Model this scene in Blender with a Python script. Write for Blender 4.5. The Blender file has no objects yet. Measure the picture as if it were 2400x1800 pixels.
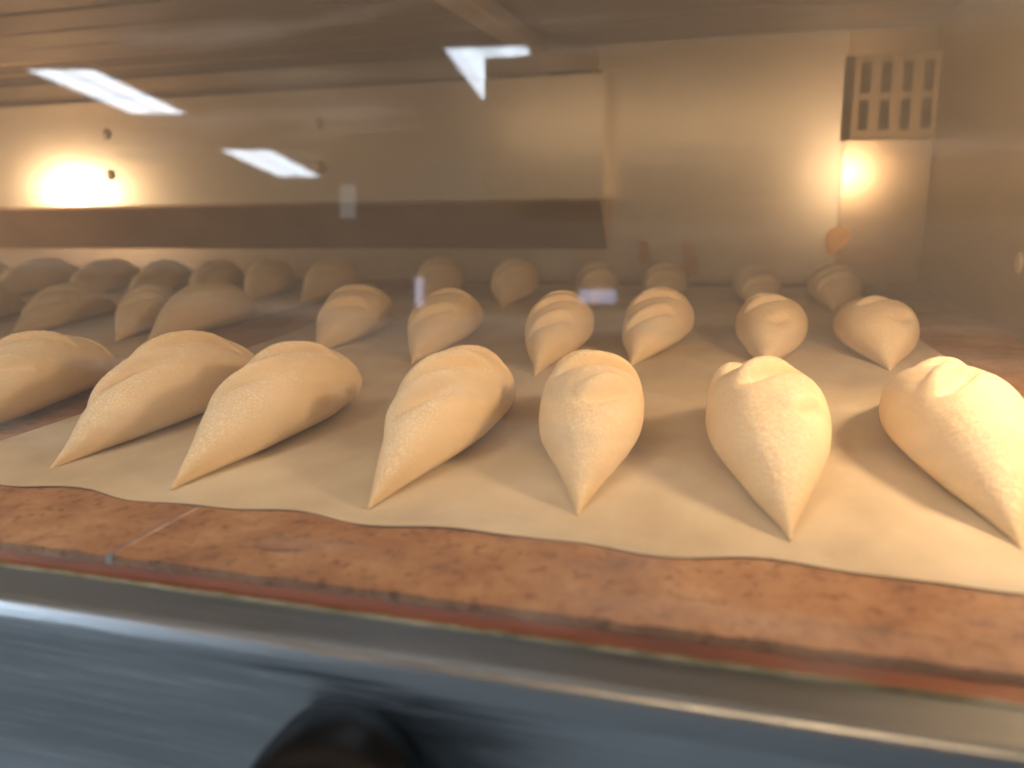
import bpy, bmesh, math, random
from mathutils import Vector, Matrix, noise
random.seed(7)
sc = bpy.context.scene
COL = sc.collection
R = math.radians

# ------------------------------------------------------------ camera
cd = bpy.data.cameras.new('camera'); cam = bpy.data.objects.new('camera', cd); COL.objects.link(cam)
r_ = Vector((0.958415, 0.285051, -0.013676)); u_ = Vector((-0.048139, 0.20872, 0.97679)); f_ = Vector((-0.281289, 0.935512, -0.213762))
m = Matrix((r_, u_, -f_)).transposed().to_4x4(); m.translation = Vector((0, 0, .16))
cam.matrix_world = m
cd.sensor_width = 36; cd.lens = 1780 / 2212 * 36; cd.clip_start = .01; cd.clip_end = 100
cd.dof.use_dof = True; cd.dof.focus_distance = .62; cd.dof.aperture_fstop = 5.2
sc.camera = cam
# ------------------------------------------------------------ world and exposure
w = bpy.data.worlds.new('World'); sc.world = w; w.use_nodes = True
bg = w.node_tree.nodes['Background']; bg.inputs[0].default_value = (.50, .56, .61, 1); bg.inputs[1].default_value = .30
sc.view_settings.view_transform = 'Standard'; sc.view_settings.look = 'None'
sc.view_settings.exposure = 0; sc.view_settings.gamma = 1
LAMP = (1.0, .75, .48)
HAZE = .34
LAMP_RIGHT, LAMP_LEFT, FILL_TUBE, TROFFER = 185, 500, 12.5, 21

# ------------------------------------------------------------ materials
def new_mat(name):
    mt = bpy.data.materials.new(name); mt.use_nodes = True
    return mt, mt.node_tree.nodes, mt.node_tree.links
def noise_node(N, L, scale, detail=4, stretch=(1, 1, 1), rough=.55, coord='Object'):
    tc = N.new('ShaderNodeTexCoord'); mp = N.new('ShaderNodeMapping'); mp.inputs['Scale'].default_value = stretch
    n = N.new('ShaderNodeTexNoise'); n.inputs['Scale'].default_value = scale; n.inputs['Detail'].default_value = detail
    n.inputs['Roughness'].default_value = rough
    L.new(tc.outputs[coord], mp.inputs[0]); L.new(mp.outputs[0], n.inputs['Vector'])
    return n
def ramp(N, L, src, stops):
    cr = N.new('ShaderNodeValToRGB'); e = cr.color_ramp.elements
    e[0].position, e[0].color = stops[0][0], (*stops[0][1], 1); e[1].position, e[1].color = stops[-1][0], (*stops[-1][1], 1)
    for p, c in stops[1:-1]:
        x = e.new(p); x.color = (*c, 1)
    L.new(src, cr.inputs[0]); return cr
def surf(name, stops, scale, rough=.6, metal=0, stretch=(1, 1, 1), bump=.1, bscale=None, bdist=.001, detail=5, rough_var=0, sss=0, bstretch=None):
    mt, N, L = new_mat(name); b = N['Principled BSDF']
    n = noise_node(N, L, scale, detail, stretch); cr = ramp(N, L, n.outputs[0], stops)
    L.new(cr.outputs[0], b.inputs['Base Color'])
    b.inputs['Roughness'].default_value = rough; b.inputs['Metallic'].default_value = metal
    if rough_var:
        mr = N.new('ShaderNodeMapRange'); mr.inputs['To Min'].default_value = rough - rough_var; mr.inputs['To Max'].default_value = rough + rough_var
        mr.inputs['From Min'].default_value = .3; mr.inputs['From Max'].default_value = .7
        L.new(n.outputs[0], mr.inputs['Value']); L.new(mr.outputs[0], b.inputs['Roughness'])
    if bump:
        n2 = noise_node(N, L, bscale or scale * 6, 6, bstretch or stretch); bp = N.new('ShaderNodeBump')
        bp.inputs['Strength'].default_value = bump; bp.inputs['Distance'].default_value = bdist
        L.new(n2.outputs[0], bp.inputs['Height']); L.new(bp.outputs[0], b.inputs['Normal'])
    if sss:
        b.inputs['Subsurface Weight'].default_value = sss; b.inputs['Subsurface Radius'].default_value = (1, .5, .25); b.inputs['Subsurface Scale'].default_value = .006
    return mt
M = {}
# dough with dusted flour grains
mt, N, L = new_mat('dough'); b = N['Principled BSDF']
n1 = noise_node(N, L, 14, 4); c1 = ramp(N, L, n1.outputs[0], [(.3, (.72, .55, .35)), (.5, (.80, .65, .45)), (.7, (.85, .72, .54))])
n2 = noise_node(N, L, 900, 2); c2 = ramp(N, L, n2.outputs[0], [(.52, (0, 0, 0)), (.60, (1, 1, 1))])
n3 = noise_node(N, L, 22, 3); c3 = ramp(N, L, n3.outputs[0], [(.38, (0, 0, 0)), (.55, (1, 1, 1))])
geo = N.new('ShaderNodeNewGeometry'); sx = N.new('ShaderNodeSeparateXYZ'); L.new(geo.outputs['Normal'], sx.inputs[0])
cu = N.new('ShaderNodeMapRange'); cu.inputs['From Min'].default_value = .3; cu.inputs['From Max'].default_value = .9; L.new(sx.outputs[2], cu.inputs['Value'])
m1 = N.new('ShaderNodeMath'); m1.operation = 'MULTIPLY'; L.new(c2.outputs[0], m1.inputs[0]); L.new(c3.outputs[0], m1.inputs[1])
m2 = N.new('ShaderNodeMath'); m2.operation = 'MULTIPLY'; L.new(m1.outputs[0], m2.inputs[0]); L.new(cu.outputs[0], m2.inputs[1])
mx = N.new('ShaderNodeMix'); mx.data_type = 'RGBA'; L.new(m2.outputs[0], mx.inputs['Factor']); L.new(c1.outputs[0], mx.inputs['A']); mx.inputs['B'].default_value = (.97, .92, .82, 1)
L.new(mx.outputs['Result'], b.inputs['Base Color']); b.inputs['Roughness'].default_value = .8; b.inputs['Specular IOR Level'].default_value = .25
b.inputs['Subsurface Weight'].default_value = .25; b.inputs['Subsurface Radius'].default_value = (1, .55, .3); b.inputs['Subsurface Scale'].default_value = .008
nb = noise_node(N, L, 300, 6); bp = N.new('ShaderNodeBump'); bp.inputs['Strength'].default_value = .6; bp.inputs['Distance'].default_value = .0012
L.new(nb.outputs[0], bp.inputs['Height']); L.new(bp.outputs[0], b.inputs['Normal'])
M['dough'] = mt

M['paper'] = surf('parchment', [(.34, (.52, .44, .33)), (.5, (.62, .54, .42)), (.66, (.70, .63, .51))], 14, .5, bump=.5, bscale=26, bdist=.004, stretch=(1, .6, 1))
# refractory stone: orange-brown, dark blotches, floury pale bloom
mt, N, L = new_mat('hearth_stone'); b = N['Principled BSDF']
n1 = noise_node(N, L, 26, 8, (1, .8, 1), .68); c1 = ramp(N, L, n1.outputs[0], [(.28, (.21, .10, .045)), (.42, (.36, .18, .085)), (.56, (.46, .26, .135)), (.72, (.60, .40, .24))])
n2 = noise_node(N, L, 120, 6, (1, 1, 1), .7); c2 = ramp(N, L, n2.outputs[0], [(.36, (.42, .34, .28)), (.47, (1, 1, 1))])
mx = N.new('ShaderNodeMix'); mx.data_type = 'RGBA'; mx.blend_type = 'MULTIPLY'; mx.inputs['Factor'].default_value = .8
L.new(c1.outputs[0], mx.inputs['A']); L.new(c2.outputs[0], mx.inputs['B'])
n3 = noise_node(N, L, 5, 3); c3 = ramp(N, L, n3.outputs[0], [(.35, (.72, .66, .6)), (.65, (1, 1, 1))])
mx2 = N.new('ShaderNodeMix'); mx2.data_type = 'RGBA'; mx2.blend_type = 'MULTIPLY'; mx2.inputs['Factor'].default_value = 1
L.new(mx.outputs['Result'], mx2.inputs['A']); L.new(c3.outputs[0], mx2.inputs['B'])
L.new(mx2.outputs['Result'], b.inputs['Base Color']); b.inputs['Roughness'].default_value = .85
bp = N.new('ShaderNodeBump'); bp.inputs['Strength'].default_value = .4; bp.inputs['Distance'].default_value = .001
L.new(n2.outputs[0], bp.inputs['Height']); L.new(bp.outputs[0], b.inputs['Normal'])
M['stone'] = mt
M['flour'] = surf('flour', [(.40, (.42, .20, .10)), (.56, (.60, .42, .27)), (.7, (.74, .60, .44))], 60, .95, bump=.3)
M['corner'] = surf('corner_steel', [(.3, (.52, .42, .33)), (.7, (.62, .52, .42))], 4, .19, .90, bump=0)
M['bar'] = surf('pale_bar', [(.3, (.62, .52, .42)), (.7, (.72, .62, .52))], 5, .5, .2)
M['crust'] = surf('baked_on_crust', [(.3, (.10, .022, .008)), (.6, (.20, .05, .015)), (.75, (.30, .12, .04))], 30, .5, stretch=(.4, 1, 1), bump=.4)
M['gasket'] = surf('greasy_gasket', [(.36, (.05, .03, .012)), (.46, (.16, .12, .04)), (.62, (.34, .26, .14))], 55, .5, stretch=(.5, 1, 1), bump=.3)
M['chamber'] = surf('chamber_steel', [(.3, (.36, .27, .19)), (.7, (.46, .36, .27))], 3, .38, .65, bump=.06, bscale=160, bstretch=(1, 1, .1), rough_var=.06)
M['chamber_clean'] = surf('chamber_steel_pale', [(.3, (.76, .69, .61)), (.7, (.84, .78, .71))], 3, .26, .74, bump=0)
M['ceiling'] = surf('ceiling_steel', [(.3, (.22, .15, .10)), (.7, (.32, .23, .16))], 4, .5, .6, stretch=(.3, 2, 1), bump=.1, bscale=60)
M['trough'] = surf('shaded_steel', [(.3, (.28, .17, .10)), (.7, (.42, .29, .19))], 6, .45, .5, bump=.1, bscale=40)  # brown colour holds the underside's shade and the reflected stone
M['steel'] = surf('brushed_stainless', [(.3, (.42, .46, .49)), (.7, (.58, .63, .66))], 40, .40, 1, stretch=(.12, 1, 1), bump=.9, bscale=420, bstretch=(.05, 1, 1), bdist=.0008, rough_var=.08)
M['sill'] = surf('dark_stainless', [(.3, (.18, .19, .19)), (.7, (.26, .27, .27))], 30, .48, 1, stretch=(.15, 1, 1), bump=.5, bscale=300, bstretch=(.08, 1, 1), rough_var=.08)  # base colour darker than the rail steel
M['black'] = surf('black_bakelite', [(.3, (.004, .004, .004)), (.7, (.007, .007, .007))], 20, .30, bump=.05)
M['black'].node_tree.nodes['Principled BSDF'].inputs['Specular IOR Level'].default_value = .12
M['dark'] = surf('slot_shade', [(.3, (.20, .15, .11)), (.7, (.26, .20, .15))], 20, .9, bump=0)
M['bolt'] = surf('bolt_steel', [(.3, (.46, .38, .30)), (.7, (.54, .46, .37))], 30, .45, .6, bump=0)
M['stain'] = surf('rust_stain', [(.35, (.62, .34, .14)), (.65, (.72, .48, .26))], 40, .30, .7, bump=0)
M['burn'] = surf('burnt_spot', [(.35, (.20, .09, .04)), (.65, (.32, .16, .08))], 60, .9, bump=.1)
M['enamel'] = surf('white_enamel', [(.3, (.75, .77, .78)), (.7, (.8, .82, .83))], 10, .5, bump=0)
M['hood'] = surf('grey_sheet_metal', [(.3, (.10, .11, .12)), (.7, (.14, .15, .16))], 6, .5, .5, bump=0)
def emit(name, col, s):
    mt, N, L = new_mat(name); N.remove(N['Principled BSDF']); e = N.new('ShaderNodeEmission')
    e.inputs[0].default_value = (*col, 1); e.inputs[1].default_value = s; L.new(e.outputs[0], N['Material Output'].inputs[0]); return mt
M['bulb'] = emit('lit_bulb', LAMP, LAMP_RIGHT); M['tube'] = emit('fill_glow', LAMP, FILL_TUBE); M['bulb_far'] = emit('lit_bulb_far', LAMP, LAMP_LEFT)
M['window'] = emit('daylit_window', (.60, .68, 1.0), 5); M['dimglow'] = emit('dim_glow', (.75, .85, .85), 1.6)
# lit troffer diffuser with two brighter tube bands along its length
mt, N, L = new_mat('lit_diffuser'); N.remove(N['Principled BSDF']); e = N.new('ShaderNodeEmission')
tc = N.new('ShaderNodeTexCoord'); sx = N.new('ShaderNodeSeparateXYZ'); L.new(tc.outputs['Object'], sx.inputs[0])
ab = N.new('ShaderNodeMath'); ab.operation = 'ABSOLUTE'; L.new(sx.outputs[0], ab.inputs[0])
cr = ramp(N, L, ab.outputs[0], [(.0, (.62, .62, .62)), (.06, (.66, .66, .66)), (.15, (1, 1, 1)), (.22, (.72, .72, .72)), (.30, (.78, .78, .78))])
mm = N.new('ShaderNodeMath'); mm.operation = 'MULTIPLY'; mm.inputs[1].default_value = TROFFER
L.new(cr.outputs[0], mm.inputs[0]); L.new(mm.outputs[0], e.inputs[1]); e.inputs[0].default_value = (.74, .86, 1, 1)
L.new(e.outputs[0], N['Material Output'].inputs[0]); M['diffuser'] = mt
# door glass: clear with fresnel reflection and a thin film of grease smears
mt, N, L = new_mat('door_glass'); N.remove(N['Principled BSDF'])
tr = N.new('ShaderNodeBsdfTransparent'); tr.inputs[0].default_value = (.985, .935, .865, 1)
gl = N.new('ShaderNodeBsdfGlossy'); gl.inputs['Roughness'].default_value = .022
fr0 = N.new('ShaderNodeFresnel'); fr0.inputs[0].default_value = 1.75
gg = N.new('ShaderNodeNewGeometry'); inv = N.new('ShaderNodeMath'); inv.operation = 'SUBTRACT'; inv.inputs[0].default_value = 1; L.new(gg.outputs['Backfacing'], inv.inputs[1])
fr = N.new('ShaderNodeMath'); fr.operation = 'MULTIPLY'; L.new(fr0.outputs[0], fr.inputs[0]); L.new(inv.outputs[0], fr.inputs[1])   # one reflection per pane side, none from inside the slab
mxs = N.new('ShaderNodeMixShader'); L.new(fr.outputs[0], mxs.inputs[0]); L.new(tr.outputs[0], mxs.inputs[1]); L.new(gl.outputs[0], mxs.inputs[2])
df = N.new('ShaderNodeBsdfDiffuse'); df.inputs[0].default_value = (.85, .82, .78, 1)
tl = N.new('ShaderNodeBsdfTranslucent'); tl.inputs[0].default_value = (.85, .82, .78, 1)
ms = N.new('ShaderNodeMixShader'); ms.inputs[0].default_value = .6; L.new(df.outputs[0], ms.inputs[1]); L.new(tl.outputs[0], ms.inputs[2])
ng = noise_node(N, L, 7, 4, (1, 1, 3)); cg = ramp(N, L, ng.outputs[0], [(.40, (.022,) * 3), (.62, (.045,) * 3), (.75, (.07,) * 3)])
sm = noise_node(N, L, 5, 3, (1.2, 1, 9)); cs = ramp(N, L, sm.outputs[0], [(.55, (0, 0, 0)), (.66, (.09,) * 3)])
ad = N.new('ShaderNodeMath'); ad.operation = 'ADD'; L.new(cg.outputs[0], ad.inputs[0]); L.new(cs.outputs[0], ad.inputs[1])
mf = N.new('ShaderNodeMixShader'); L.new(ad.outputs[0], mf.inputs[0]); L.new(mxs.outputs[0], mf.inputs[1]); L.new(ms.outputs[0], mf.inputs[2])
L.new(mf.outputs[0], N['Material Output'].inputs[0]); M['glass'] = mt

# ------------------------------------------------------------ helpers
def link(name, me, mat, parent=None, smooth=False):
    o = bpy.data.objects.new(name, me); COL.objects.link(o)
    if mat: me.materials.append(mat)
    if smooth:
        for p in me.polygons: p.use_smooth = True
    if parent: o.parent = parent
    return o
def tag(o, label=None, cat=None, group=None, kind=None):
    for k, v in (('label', label), ('category', cat), ('group', group), ('kind', kind)):
        if v: o[k] = v
    return o
def empty(name, loc=(0, 0, 0), rz=0):
    o = bpy.data.objects.new(name, None); COL.objects.link(o); o.location = loc; o.rotation_euler = (0, 0, rz); o.empty_display_size = .02
    return o
def box_bm(bm, x0, x1, y0, y1, z0, z1, bev=0):
    r = bmesh.ops.create_cube(bm, size=1)
    for v in r['verts']:
        v.co = Vector(((x0 + x1) / 2 + v.co.x * (x1 - x0), (y0 + y1) / 2 + v.co.y * (y1 - y0), (z0 + z1) / 2 + v.co.z * (z1 - z0)))
    if bev:
        es = {e for v in r['verts'] for e in v.link_edges}
        bmesh.ops.bevel(bm, geom=list(es), offset=bev, segments=2, affect='EDGES', profile=.5)
def mesh_of(bm, name='m'):
    me = bpy.data.meshes.new(name); bm.to_mesh(me); bm.free(); return me
def box(name, dims, mat, parent=None, bev=0):
    bm = bmesh.new(); box_bm(bm, *dims, bev=bev); return link(name, mesh_of(bm, name), mat, parent)
def prism_x(name, prof, x0, x1, mat, parent=None, smooth=False):      # profile of (y, z) points swept along x
    n = len(prof)
    vs = [(x0, y, z) for y, z in prof] + [(x1, y, z) for y, z in prof]
    fs = [(i, (i + 1) % n, n + (i + 1) % n, n + i) for i in range(n)] + [tuple(range(n))[::-1], tuple(range(n, 2 * n))]
    me = bpy.data.meshes.new(name); me.from_pydata(vs, [], fs)
    bm = bmesh.new(); bm.from_mesh(me); bmesh.ops.recalc_face_normals(bm, faces=bm.faces); bm.to_mesh(me); bm.free()
    return link(name, me, mat, parent, smooth)

# ------------------------------------------------------------ the oven chamber
XL, XR, YB, ZC = -2.6, .288, 1.70, .46
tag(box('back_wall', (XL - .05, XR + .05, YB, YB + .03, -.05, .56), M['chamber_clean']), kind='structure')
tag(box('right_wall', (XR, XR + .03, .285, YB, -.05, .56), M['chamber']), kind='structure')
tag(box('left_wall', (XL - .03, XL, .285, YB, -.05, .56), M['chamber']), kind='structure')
# ceiling: sheet with long shallow slats below it
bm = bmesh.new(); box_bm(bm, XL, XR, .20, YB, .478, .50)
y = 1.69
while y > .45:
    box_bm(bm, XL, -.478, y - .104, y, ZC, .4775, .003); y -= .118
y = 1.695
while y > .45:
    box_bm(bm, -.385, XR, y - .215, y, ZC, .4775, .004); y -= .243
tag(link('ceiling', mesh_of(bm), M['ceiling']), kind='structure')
tag(box('ceiling_crossbar', (-.474, -.428, .35, 1.66, .450, .4775), M['bar'], bev=.002),
    'pale metal crossbar running front to back under the oven ceiling', 'crossbar')
# header over the glass, outside the frame: keeps room light out of the chamber
tag(box('front_wall', (XL, XR + .03, .262, .284, .36, .56), M['steel']), kind='structure')
# hearth stones with ragged front edge
def stone(name, x0, x1):
    bm = bmesh.new(); n = int((x1 - x0) / .004); top = []; bot = []
    for i in range(n + 1):
        x = x0 + (x1 - x0) * i / n
        yy = .2935 + .0018 * noise.noise(Vector((x * 60, 0, 0))) + .0012 * noise.noise(Vector((x * 190, 3, 0)))
        top.append(bm.verts.new((x, yy, 0))); bot.append(bm.verts.new((x, yy - .001, -.02)))
    tb = bm.verts.new((x0, YB, 0)); te = bm.verts.new((x1, YB, 0))
    bm.faces.new(top[::-1] + [tb, te]) if False else bm.faces.new([tb] + top + [te])
    for i in range(n): bm.faces.new((top[i], bot[i], bot[i + 1], top[i + 1]))
    bmesh.ops.triangulate(bm, faces=[f for f in bm.faces if len(f.verts) > 4])
    bmesh.ops.recalc_face_normals(bm, faces=bm.faces)
    return tag(link(name, mesh_of(bm), M['stone']), kind='structure')
stone('floor', XL, -.2905); stone('floor', -.2870, XR)
# pale flour packed in the joint between the stones
bm = bmesh.new(); box_bm(bm, -.2905, -.2870, .298, YB, -.02, -.0006)
vs = [(-.286, .292), (-.281, .293), (-.283, .309), (-.2865, .312)]
tag(link('floor_joint', mesh_of(bm), M['flour']), kind='structure')

# ------------------------------------------------------------ steam box on the back wall
root = empty('steam_box', (-1.45, 1.66, .07))
def loc(o, r):  # meshes are written in world space
    o.parent = r; o.matrix_parent_inverse = r.matrix_basis.inverted(); return o
tag(root, 'long pale metal steam cover bolted along the left of the back wall', 'steam cover')
loc(prism_x('cover_panel', [(1.62, .168), (1.62, .398), (1.626, .404), (1.699, .404), (1.699, .168)], XL, -.300, M['chamber_clean']), root)
loc(prism_x('lower_trough', [(1.612, .1675), (1.612, .1615), (1.622, .160), (1.694, .066), (1.699, .066), (1.699, .1675)], XL, -.302, M['trough']), root)
loc(box('top_rail', (XL, -.325, 1.685, 1.699, .413, .457), M['chamber'], bev=.002), root)
loc(box('end_strip', (-.2998, -.2965, 1.622, 1.699, .172, .400), M['chamber_clean']), root)
for bx, bz in ((-1.448, .328), (-1.448, .238), (-.904, .332), (-.905, .242)):
    bm = bmesh.new(); bmesh.ops.create_uvsphere(bm, u_segments=20, v_segments=10, radius=.0120)
    for v in bm.verts: v.co = Vector((bx + v.co.x, 1.62 + v.co.y * .45, bz + v.co.z))
    loc(link('bolt', mesh_of(bm), M['bolt'], smooth=True), root)
# corner panel and vent cover at the right
tag(box('corner_panel', (.137, XR - .001, YB - .004, YB - .0005, .0, .459), M['corner'], bev=.001),
    'tall narrow steel corner panel at the right of the back wall below the vent', 'wall panel')
root = empty('vent_cover', (.21, 1.68, .33)); tag(root, 'small slotted vent cover in the top right corner of the oven', 'vent')
loc(box('shade_sheet', (.132, XR - .001, 1.6900, 1.6955, .265, .412), M['dark']), root)  # dark colour stands in for shade in the slots and left gap
bm = bmesh.new(); xs0, xs1 = .1465, XR - .001; sl = [(.158 + .0345 * k, .158 + .0345 * k + .0165) for k in range(4)]
rows = [(.281, .333), (.345, .397)]
for z0, z1 in ((.269, .281), (.333, .345), (.397, .409)): box_bm(bm, xs0, xs1, 1.676, 1.679, z0, z1)
ed = [xs0] + [v for s in sl for v in s] + [xs1]
for z0, z1 in rows:
    for k in range(0, len(ed), 2): box_bm(bm, ed[k], ed[k + 1], 1.676, 1.679, z0, z1)
bmesh.ops.remove_doubles(bm, verts=bm.verts, dist=1e-5)
loc(link('slotted_plate', mesh_of(bm), M['chamber']), root)
loc(box('frame', (xs0, xs1, 1.679, 1.690, .266, .269), M['chamber']), root)
# teardrop stain, knocks and scratches on the walls
def blob(name, pts, mat, to3, parent=None):
    me = bpy.data.meshes.new(name); me.from_pydata([to3(*p) for p in pts], [], [tuple(range(len(pts)))]); return link(name, me, mat, parent)
pts = [(.140 + .0225 * math.cos(a) * (1 - .35 * max(0, -math.sin(a))) - .012 * max(0, -math.sin(a)), .089 + (.020 if math.sin(a) > 0 else .034) * math.sin(a)) for a in [k * math.pi / 14 for k in range(28)]]
tag(blob('rust_stain', pts, M['stain'], lambda a, c: (a, YB - .0048, c)), 'brown teardrop stain on the corner panel under the bright lamp reflection', 'stain')
pts = [(-.216 + .014 * math.cos(a) + .003 * math.cos(2 * a), .326 + .008 * math.sin(a)) for a in [k * math.pi / 10 for k in range(20)]]
tag(blob('burnt_spot', pts, M['burn'], lambda a, c: (a, c, .0006)), 'dark oval scorch mark on the stone in front of the paper', 'scorch mark')
random.seed(3)
for (cx, cz, s) in ((-.225, .050, .030), (-.135, .030, .040)):
    pts = []
    for k in range(26):
        a = k * math.tau / 26; rr = s * (.6 + .7 * noise.noise(Vector((math.cos(a) * 2, math.sin(a) * 2, cx * 40))) + (.5 if abs(a - math.pi / 2) < .5 else 0))
        pts.append((cx + rr * math.cos(a) * .8, max(.002, cz + rr * math.sin(a))))
    tag(blob('grease_splash', pts, M['stain'], lambda a, c: (a, YB - .0012, c)), 'brown grease splash low on the back wall %s the back row roll' % ('left of' if cx < -.2 else 'right of'), 'grease splash')

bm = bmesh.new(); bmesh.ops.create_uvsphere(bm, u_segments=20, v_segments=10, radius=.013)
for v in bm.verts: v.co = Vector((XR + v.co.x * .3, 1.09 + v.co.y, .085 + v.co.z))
tag(link('wall_glint', mesh_of(bm), M['bar'], smooth=True), 'round pale disc standing in for a lamp reflection on the dark right oven wall', 'lamp reflection')  # pale disc put in as the bulb's blurred reflection on the wall
# ------------------------------------------------------------ steam filling the chamber behind the glass
mt, N, L = new_mat('steam'); N.remove(N['Principled BSDF']); pv = N.new('ShaderNodeVolumePrincipled')
pv.inputs['Color'].default_value = (1, .94, .86, 1); pv.inputs['Density'].default_value = HAZE; pv.inputs['Anisotropy'].default_value = .2
L.new(pv.outputs[0], N['Material Output'].inputs['Volume'])
ta_ = math.tan(R(3.3))
tag(prism_x('haze', [(.2803 - .04 * ta_, -.04), (.2803 + .6 * ta_, .6), (1.78, .6), (1.78, -.06), (.2803 - .06 * ta_, -.06)], XL - .1, XR + .1, mt), kind='stuff')
# ------------------------------------------------------------ lamps (just outside the frame, two seen as glows on the back wall, tube added as fill)
def lamp(x, y, z, side, mat, label, rad):
    rt = empty('oven_lamp', (x, y, z)); tag(rt, label, 'oven lamp')
    bm = bmesh.new(); bmesh.ops.create_uvsphere(bm, u_segments=24, v_segments=14, radius=rad)
    loc(link('bulb', Matrix and (lambda me: me)(mesh_of(bm)), mat, smooth=True), rt).matrix_parent_inverse = Matrix()
    bm = bmesh.new(); bmesh.ops.create_cone(bm, segments=24, radius1=rad * 1.1, radius2=rad * .8, depth=.012, cap_ends=True, matrix=Matrix.Translation((side * (rad + .004), 0, 0)) @ Matrix.Rotation(-side * math.pi / 2, 4, 'Y'))
    loc(link('socket', mesh_of(bm), M['bolt'], smooth=False), rt).matrix_parent_inverse = Matrix()
lamp(.252, .52, .240, 1, M['bulb'], 'lit oven lamp on the right wall just behind the door', .030)
tag(box('light_blocker', (.170, XR - .001, .483, .4855, .204, .30), M['chamber'], bev=.001), 'added unseen plate blocking the right oven lamp from the door sill', 'light blocker')  # unseen plate added to keep lamp light off the sill nose
lamp(-2.05, 1.08, .215, -1, M['bulb_far'], 'lit oven lamp near the far left end of the oven', .03)

rt = empty('fill_tube', (-.32, .335, .425)); tag(rt, 'added unseen fill tube inside the oven above the door glass', 'fill light')  # invented lamp out of view, brightens the rear rolls
bm = bmesh.new(); bmesh.ops.create_cone(bm, segments=20, radius1=.012, radius2=.012, depth=1.14, cap_ends=True, matrix=Matrix.Rotation(math.pi / 2, 4, 'Y'))
link('tube', mesh_of(bm), M['tube'], rt, smooth=True)
box('end_cap', (-.59, -.57, -.014, .014, -.014, .014), M['bolt'], rt); box('end_cap', (.57, .59, -.014, .014, -.014, .014), M['bolt'], rt)

# ------------------------------------------------------------ parchment sheets
def lerp_poly(pl, y):
    for (xa, ya), (xb, yb) in zip(pl, pl[1:]):
        if y <= yb: return xa + (xb - xa) * (y - ya) / (yb - ya)
    return pl[-1][0]
def sheet(name, left, right, y0, y1, label, seed, base=.0010):
    nx, ny = 260, 220; vs = []; fs = []
    for j in range(ny + 1):
        t = (j / ny) ** 1.5; 
        for i in range(nx + 1):
            s = i / nx
            yy = y0 + (y1 - y0) * t
            xl, xr = lerp_poly(left, yy), lerp_poly(right, yy); x = xl + (xr - xl) * s
            wob = .0032 * math.sin(x * 48 + seed) + .0022 * math.sin(x * 83 + 2 * seed) + .003 * noise.noise(Vector((x * 14, seed, 0)))
            yy2 = yy + wob * max(0, 1 - t * 14)
            lift = max(0, 1 - (yy - y0) / .05) ** 2 * (.0026 + .0026 * math.sin(x * 48 + seed + 1.2) + .0012 * math.sin(x * 95))
            z = base * min(1, .35 + t * 30) + max(0, lift) * .08 + min(1, .25 + t * 20) * .0010 * (1 + noise.noise(Vector((x * 9, yy * 9, seed)))) + .0004 * noise.noise(Vector((x * 40, yy * 22, seed)))
            vs.append((x, yy2, z))
    for j in range(ny):
        for i in range(nx):
            a = j * (nx + 1) + i; fs.append((a, a + 1, a + nx + 2, a + nx + 1))
    me = bpy.data.meshes.new(name); me.from_pydata(vs, [], fs); o = link(name, me, M['paper'], smooth=True)
    md = o.modifiers.new('thickness', 'SOLIDIFY'); md.thickness = .0003; md.offset = 0
    return tag(o, label, 'parchment paper', 'parchment sheets on the stone')
sheet('parchment_sheet', [(-.498, .36), (-.509, .508), (-.555, .793), (-.592, 1.041), (-.66, 1.62)], [(.20, .36), (.185, .9), (.16, 1.62)], .362, 1.60,
      'large cream parchment sheet with wavy front edge under the right-hand rolls', 0.7)
sheet('parchment_sheet', [(-1.75, .35), (-1.75, 1.62)], [(-.545, .35), (-.571, .49), (-.611, .648), (-.70, .9), (-.74, 1.62)], .35, 1.55,
      'cream parchment sheet at the far left, past the dark gap', 3.1)

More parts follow.
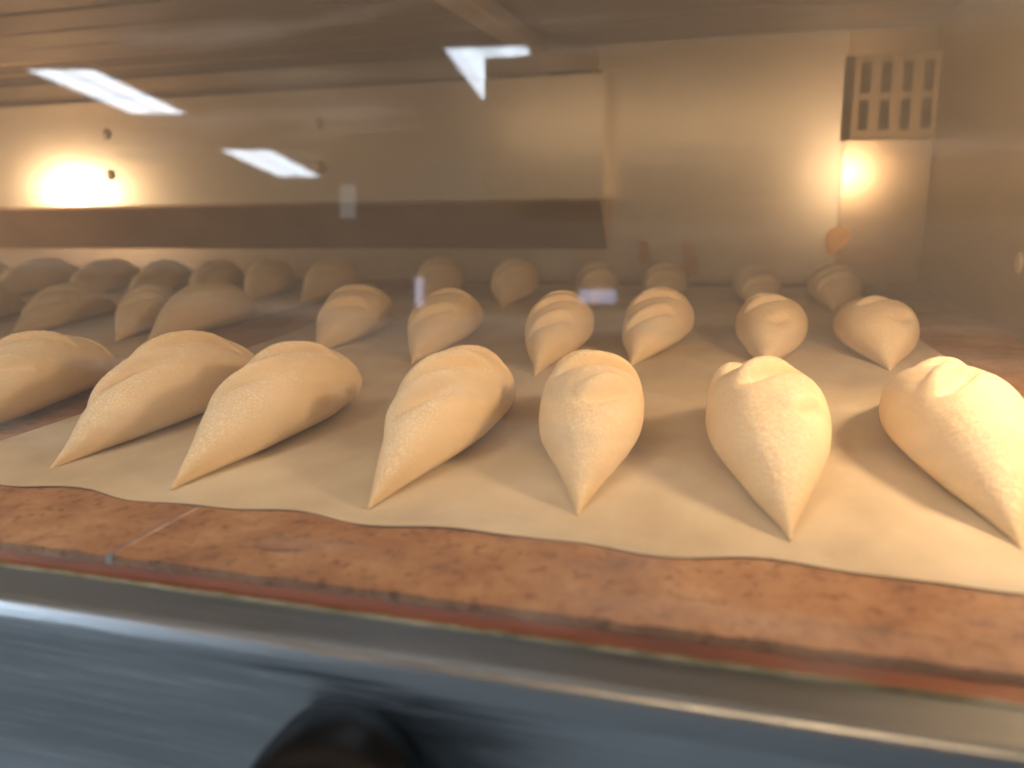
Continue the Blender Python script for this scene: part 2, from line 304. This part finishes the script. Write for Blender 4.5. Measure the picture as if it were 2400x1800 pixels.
# ------------------------------------------------------------ bread rolls
ROLLS = {
    'F0': (-0.53, 0.385, -0.2905, 0.3086, 0.0717, 0.0558), 'F1': (-0.4184, 0.3882, -0.1024, 0.2994, 0.0721, 0.0557),
    'F2': (-0.3184, 0.3747, -0.0986, 0.302, 0.0726, 0.055), 'F3': (-0.1937, 0.3755, -0.035, 0.3016, 0.0655, 0.0553),
    'F4': (-0.0838, 0.3932, -0.1567, 0.2961, 0.0708, 0.0535), 'F5': (0.0204, 0.3877, -0.0509, 0.2932, 0.0724, 0.0545),
    'F6': (0.1215, 0.4035, -0.0463, 0.2962, 0.0758, 0.0557), 'M8': (0.1216, 0.8257, -0.0288, 0.2857, 0.0812, 0.0524),
    'M7': (0.0086, 0.8024, 0.0078, 0.2928, 0.0746, 0.0534), 'M6': (-0.117, 0.7949, 0.0744, 0.3025, 0.0718, 0.058),
    'M5': (-0.197, 0.7293, -0.0589, 0.3072, 0.0682, 0.0586), 'M4': (-0.335, 0.7609, -0.0916, 0.3022, 0.072, 0.0575),
    'M3': (-0.4638, 0.7917, -0.1468, 0.3033, 0.0719, 0.0588), 'M2': (-0.6965, 0.8035, -0.142, 0.3065, 0.074, 0.06),
    'M1': (-0.7484, 0.8129, -0.42, 0.2976, 0.0678, 0.0532), 'M0': (-0.908, 0.8044, -0.2788, 0.2966, 0.0718, 0.0512),
    'Mm': (-1.0337, 0.7782, -0.347, 0.304, 0.0719, 0.0561), 'B8': (0.1051, 1.2684, 0.0609, 0.2929, 0.079, 0.0536),
    'B7': (0.0024, 1.2654, -0.0435, 0.2936, 0.0751, 0.0518), 'B6': (-0.1552, 1.276, -0.0221, 0.2985, 0.0704, 0.0537),
    'B5': (-0.2462, 1.2595, -0.1519, 0.2989, 0.0716, 0.0547), 'B4': (-0.3802, 1.2176, -0.1736, 0.3017, 0.0788, 0.0625),
    'B3': (-0.5403, 1.2563, -0.1103, 0.3054, 0.0731, 0.0626), 'B2': (-0.735, 1.2165, -0.1, 0.3, 0.08, 0.062),
    'B1': (-0.8398, 1.2168, -0.2523, 0.304, 0.0719, 0.0602), 'B0': (-0.9621, 1.2302, -0.2612, 0.3004, 0.072, 0.057),
    'Ba': (-1.0867, 1.2087, -0.1951, 0.3064, 0.0709, 0.0565), 'Bb': (-1.214, 1.1867, -0.1466, 0.322, 0.0723, 0.0586),
    'Bc': (-1.3575, 1.1619, -0.0413, 0.307, 0.0719, 0.0637), 'Bd': (-1.5043, 1.1365, -0.1111, 0.3081, 0.072, 0.0628)}
LABEL = {
    'F0': "front row roll cut off by the photo's left edge, beyond the gap in the paper",
    'F1': 'front row roll half in dark shadow, leftmost one whose near tip shows',
    'F2': 'front row roll lit along its whole near side, second whole roll from the left',
    'F3': 'slender front row roll leaning right with three long slashes, centre of the front row',
    'F4': 'front row roll with a raised ear on its crest, dark left and bright right',
    'F5': 'plump front row roll with notched crest and a dimple on its right flank',
    'F6': 'largest front row roll, running off the right edge of the photo',
    'M8': 'middle row roll furthest right, broad with a wide slash across its top',
    'M7': 'middle row roll second from right, with its blunt tip just above a notched front roll',
    'M6': 'middle row roll third from right, two curved slashes, tip trailing left',
    'M5': 'middle row roll with sharp downward tip, fourth from the right',
    'M4': 'middle row roll with tip flicked left, between leaning and sharp-tipped rolls',
    'M3': 'leaning middle row roll beside the dark gap in the paper, first on the big sheet',
    'M2': 'plump smooth unslashed orange-lit roll just left of the dark gap, middle row',
    'M1': 'small narrow middle row roll between two larger ones at the left',
    'M0': 'broad middle row roll at the left, left neighbour of the small narrow one',
    'Mm': 'middle row roll cut off by the left edge of the photo',
    'B8': 'back row roll furthest right under the teardrop stain', 'B7': 'back row roll second from right, half in shadow',
    'B6': 'narrow back row roll third from right, beside the right grease splash', 'B5': 'small round-looking back row roll fourth from right',
    'B4': 'back row roll left of the small round one, tip turned left', 'B3': 'back row roll first right of the dark gap in the paper',
    'B2': 'fat round back row roll with little dark cuts, first left of the dark gap', 'B1': 'back row roll next to the fat round one, on its left',
    'B0': 'back row roll two places left of the fat round one', 'Ba': 'back row roll three places left of the fat round one',
    'Bb': 'back row roll four places left of the fat round one', 'Bc': 'back row roll fourth-row shadowed, second from the left edge',
    'Bd': 'back row roll cut by the left edge of the photo'}
LABEL['Bc'] = 'back row roll second from the left edge, mostly shaded'
SMOOTH = {'M2'}
def seg_slash(u, v, s):
    # s: centre u, centre v, half length, angle, sigma, depth, ear
    cu, cv, hl, an, sg, dp, ear = s
    du, dv = u - cu, v - cv
    a = du * math.cos(an) + dv * math.sin(an); p = -du * math.sin(an) + dv * math.cos(an)
    p = -p + .04 * a * a / hl          # groove wall and raised flap on the far side of the cut                              # slight curve
    win = max(0, 1 - (abs(a) / hl) ** 2.4)
    sg *= 1.2; g = math.exp(-(p / sg) ** 2) if p > 0 else math.exp(-(p / (sg * .42)) ** 2)
    e = math.exp(-((p + sg * 1.5) / (sg * .9)) ** 2)
    return win * (-1.35 * dp * g + 1.2 * ear * e)
def roll(key):
    x0, y0, a, Ln, W, Hh = ROLLS[key]; rnd = random.Random(key); front = key[0] == 'F'
    ns, npz = (230, 144) if front else ((200, 110) if key[0] == 'M' else (130, 80))
    sl = []
    if key not in SMOOTH:
        k = rnd.choice((3, 4)) if not front else 3
        if key[0] == 'B': k = 4
        for i in range(k):
            v = Ln * (.27 + .45 * i / (k - 1)) + rnd.uniform(-.006, .006)
            sl.append((rnd.uniform(-.003, .004), v, .036 * W / .072, R(rnd.uniform(30, 48)), .0040, rnd.uniform(.0042, .0060), rnd.uniform(.002, .0036)))
    if key == 'F1': sl = [(-.004, .085, .045, R(62), .0042, .0065, .0042), (.002, .15, .05, R(60), .0045, .0068, .0045), (-.004, .21, .04, R(58), .0045, .0065, .0045)]
    if key == 'F2': sl = [(.0, .100, .036, R(52), .0040, .0060, .0038), (.004, .155, .034, R(48), .0040, .0065, .0042), (-.004, .21, .03, R(45), .004, .006, .004)]
    if key == 'F4': sl = [(.014, .100, .024, R(50), .0046, .0065, .0038), (.006, .146, .036, R(30), .0044, .0075, .0048), (-.008, .192, .026, R(24), .005, .005, .0062)]
    if key == 'M7': sl = [(.010, .085, .016, R(60), .0045, .0035, .001), (-.004, .130, .030, R(42), .0045, .006, .0025), (-.006, .180, .028, R(34), .005, .006, .004)]
    if key == 'M8': sl = [(.018, .090, .022, R(58), .0055, .0055, .001), (.002, .140, .036, R(50), .0045, .0055, .002), (-.008, .190, .03, R(40), .005, .005, .003)]
    if key == 'F3': sl = [(.0, .085, .030, R(50), .0048, .0068, .0042), (.002, .130, .036, R(46), .0044, .0075, .0048), (.004, .178, .030, R(44), .0045, .006, .004)]
    if key == 'F5': sl = [(.022, .100, .018, R(58), .0055, .0045, .0015), (.004, .146, .036, R(56), .0050, .0078, .0042), (-.016, .175, .024, R(66), .005, .003, .0055)]
    if key == 'F6': sl = [(-.002, .135, .032, R(60), .0052, .0075, .0040), (.012, .185, .03, R(38), .005, .0055, .0045)]
    vs = []; fs = []; sd = rnd.uniform(0, 100); bend = rnd.uniform(-.006, .006); bel = rnd.uniform(.93, 1.08) if not front else 1.0
    pz = rnd.uniform(1.05, 1.25)
    for i in range(ns + 1):
        s = i / ns; s2 = .5 - .5 * math.cos(math.pi * s); s = .35 * s + .65 * s2     # denser near tips
        base = math.sin(math.pi * min(1, max(0, s)) ** bel)
        e = max(base, 1e-4) ** (1.25 if s < .5 else 1.12); hh = max(base, 1e-4) ** 1.03
        for j in range(npz):
            ph = math.tau * j / npz; c, sn = math.cos(ph), math.sin(ph)
            w = W / 2 * e + .0008; X = w * math.copysign(abs(c) ** .9, c)
            H2 = Hh * hh + .0012; zc = .42 * H2
            Z = zc + .58 * H2 * sn ** .95 if sn > 0 else zc - zc * abs(sn) ** .7
            Y = s * Ln
            up = max(0, sn)
            n1 = noise.noise(Vector((X * 26 + sd, Y * 16, Z * 26))); n2 = noise.noise(Vector((X * 90 + sd, Y * 70, Z * 90)))
            amp = min(1, base * 2)
            n3 = noise.noise(Vector((X * 230 + sd, Y * 190, Z * 230))) * .0004 * max(0, sn - .5) * 2 if key[0] != 'B' else 0
            X += c * (.0024 * n1 + .0003 * n2) * amp; 
            if sn > -.3: Z += (.0022 * n1 + .0003 * n2 + n3) * amp * max(0, sn)
            d = 0
            if up > .05:
                for q in sl: d += seg_slash(X, Y, q)
                d *= min(1, up * 1.8)
            X += c * d * .6; Z += sn * d
            X += bend * math.sin(math.pi * s)
            vs.append((X, Y, Z + .0019))
    for i in range(ns):
        for j in range(npz):
            fs.append((i * npz + j, i * npz + (j + 1) % npz, (i + 1) * npz + (j + 1) % npz, (i + 1) * npz + j))
    fs.append(tuple(range(npz))); fs.append(tuple(ns * npz + j for j in reversed(range(npz))))
    me = bpy.data.meshes.new('bread_roll'); me.from_pydata(vs, [], fs)
    bm = bmesh.new(); bm.from_mesh(me); bmesh.ops.recalc_face_normals(bm, faces=bm.faces); bm.to_mesh(me); bm.free()
    o = link('bread_roll', me, M['dough'], smooth=True)
    o.location = (x0, y0, 0); o.rotation_euler = (0, 0, -a)
    tag(o, LABEL[key], 'bread roll', {'F': 'front row of unbaked rolls', 'M': 'middle row of unbaked rolls', 'B': 'back row of unbaked rolls'}[key[0]])
    return o
for k in ROLLS: roll(k)

# ------------------------------------------------------------ oven door
door = empty('oven_front', (-.6, .26, -.10)); tag(door, 'stainless steel oven front with a long glass pane and black handle', 'oven front')
ta = math.tan(R(3.3))
o = prism_x('glass_pane', [(.2742 - .02 * ta, -.02), (.2792 - .02 * ta, -.02), (.2792 + .37 * ta, .37), (.2742 + .37 * ta, .37)], XL, XR + .02, M['glass']); loc(o, door)
loc(box('inner_ledge', (XL, XR + .02, .2797, .2915, -.03, -.0035), M['crust']), door)
# gasket: lumpy strip
vs = []; fs = []; n = 500; x0, x1 = -1.2, XR + .02
for i in range(n + 1):
    x = x0 + (x1 - x0) * i / n; jj = .0009 * noise.noise(Vector((x * 120, 0, 5))) + .0006 * noise.noise(Vector((x * 300, 0, 9)))
    for (yy, zz) in ((.2705, -.004), (.2708 - jj * .5, .0004), (.2718 + jj * .6, .0012 + jj * .7), (.2734, .0006 + jj * .7), (.2738, -.004)): vs.append((x, yy, zz))
for i in range(n):
    for k in range(4): a = i * 5 + k; fs.append((a, a + 1, a + 6, a + 5))
me = bpy.data.meshes.new('gasket'); me.from_pydata(vs, [], fs); loc(link('seal', me, M['gasket'], smooth=True), door)
# bottom rail: flat sill, rounded nose, brushed front
sp = [(.2705, -.012), (.2705, -.0002), (.253, .0)] + [(.2525 - .0105 * math.sin(math.pi / 2 * k / 12), -.0105 + .0105 * math.cos(math.pi / 2 * k / 12)) for k in range(5)]
loc(prism_x('sill', sp + [(sp[-1][0] + .002, -.012)], XL, XR + .25, M['sill']), door)
prof = [(.2705, -.0125), (sp[-1][0] + .0018, -.0125)]
for k in range(4, 13):
    a = math.pi / 2 * k / 12; prof.append((.2525 - .0105 * math.sin(a), -.0105 + .0105 * math.cos(a)))
prof += [(.2420, -.30), (.2705, -.30)]
o = prism_x('bottom_rail', prof, XL, XR + .25, M['steel']); loc(o, door)
for p in o.data.polygons: p.use_smooth = abs(p.normal.x) < .5 and p.area < .03
# handle: swept black grip that bulges out of the rail and goes down
hp = [(-.144, .244, -.033, .016, .014), (-.139, .234, -.034, .024, .018), (-.132, .218, -.039, .033, .023), (-.127, .203, -.053, .040, .026), (-.125, .196, -.080, .044, .026),
      (-.125, .195, -.11, .044, .026), (-.128, .201, -.16, .034, .020), (-.133, .208, -.20, .022, .018), (-.133, .225, -.225, .015, .014), (-.133, .244, -.235, .011, .012)]
def cr_spline(P, n):
    out = []
    for i in range(len(P) - 1):
        p0, p1, p2, p3 = P[max(i - 1, 0)], P[i], P[i + 1], P[min(i + 2, len(P) - 1)]
        for k in range(n):
            t = k / n; out.append([.5 * (2 * b + (c - a) * t + (2 * a - 5 * b + 4 * c - d) * t * t + (3 * b - a - 3 * c + d) * t ** 3) for a, b, c, d in zip(p0, p1, p2, p3)])
    out.append(list(P[-1])); return out
H = cr_spline(hp, 8); vs = []; fs = []; nn = 40
for i, (x, y, z, ra, rb) in enumerate(H):
    q0, q1 = H[max(i - 1, 0)], H[min(i + 1, len(H) - 1)]
    t = Vector([q1[k] - q0[k] for k in range(3)]).normalized(); sx_ = Vector((1, 0, 0)); nrm = t.cross(sx_).normalized(); sx_ = nrm.cross(t)
    for j in range(nn):
        a = math.tau * j / nn; c, s = math.cos(a), math.sin(a); k_ = .8
        off = sx_ * (ra * math.copysign(abs(c) ** k_, c)) + nrm * (rb * math.copysign(abs(s) ** k_, s)); vs.append(tuple(Vector((x, y, z)) + off))
for i in range(len(H) - 1):
    for j in range(nn): fs.append((i * nn + j, i * nn + (j + 1) % nn, (i + 1) * nn + (j + 1) % nn, (i + 1) * nn + j))
fs += [tuple(range(nn)), tuple((len(H) - 1) * nn + j for j in range(nn))]
me = bpy.data.meshes.new('handle'); me.from_pydata(vs, [], fs)
bm = bmesh.new(); bm.from_mesh(me); bmesh.ops.recalc_face_normals(bm, faces=bm.faces); bm.to_mesh(me); bm.free()
loc(link('handle', me, M['black'], smooth=True), door)

# ------------------------------------------------------------ the room behind the camera, seen only as reflections in the door glass, plus two added unseen lights
def troffer(x, y, rz, Wd, Ln, label):       # x, y: near left corner seen in the glass
    rt = empty('ceiling_light', (x, y, 1.9), rz); tag(rt, label, 'ceiling light', 'ceiling lights of the bakery')
    o = box('diffuser', (-Wd / 2, Wd / 2, -Ln / 2, Ln / 2, 0, .01), M['diffuser'], rt)
    bm = bmesh.new()
    for a in ((-Wd / 2 - .03, -Wd / 2, -Ln / 2, Ln / 2), (Wd / 2, Wd / 2 + .03, -Ln / 2, Ln / 2), (-Wd / 2 - .03, Wd / 2 + .03, -Ln / 2 - .03, -Ln / 2), (-Wd / 2 - .03, Wd / 2 + .03, Ln / 2, Ln / 2 + .03)):
        box_bm(bm, *a, -.01, .03)
    link('frame', mesh_of(bm), M['enamel'], rt)
troffer(-5.69, -5.80, R(-12), .58, 1.62, 'white ceiling light mirrored at the upper left of the door glass')
troffer(-6.51, -9.69, R(-14), .66, 2.25, 'smaller-looking white ceiling light mirrored left of centre in the door glass')
troffer(-2.08, -6.12, R(-8), .60, 1.85, 'ceiling light mirrored top centre as a wedge, cut by the hanging hood')
troffer(-3.30, -2.55, R(-8), .60, 1.5, 'added unseen ceiling light for the rail highlight, further along to the left')  # unseen, added for the left end of the rail's highlight
troffer(-.95, -1.25, R(-8), .60, 1.5, 'added unseen ceiling light for the rail highlight, nearest on the left')  # unseen, added to brighten the rail nose and front panel
hd = box('hanging_hood', (-.586, .75, -1.65, -1.17, .335, .636), M['hood']); tag(hd, 'dark hanging hood whose corner cuts the mirrored centre ceiling light', 'hood')
def pane(name, c, w_, h_, mat, label, cat):
    tag(box(name, (c[0] - w_ / 2, c[0] + w_ / 2, c[1] - .02, c[1], c[2] - h_ / 2, c[2] + h_ / 2), mat), label, cat)
pane('lit_window', (-2.461, -5.241, .155), .06, .22, M['window'], 'tall narrow bluish window mirrored over the back rolls', 'window')
pane('lit_screen', (-1.166, -5.613, .146), .28, .10, M['window'], 'wide bluish screen mirrored over the small round back roll', 'screen')
pane('pale_patch_tall', (-2.93, -4.993, .804), .12, .24, M['dimglow'], 'pale upright patch mirrored over the steam cover', 'door')  # dim glowing panel, mirrored as a pale patch
pane('pale_patch_wide', (-1.30, -5.56, .778), .26, .11, M['dimglow'], 'pale flat patch mirrored at the right end of the steam cover', 'sign')  # low wide glowing panel, mirrored as a second pale patch
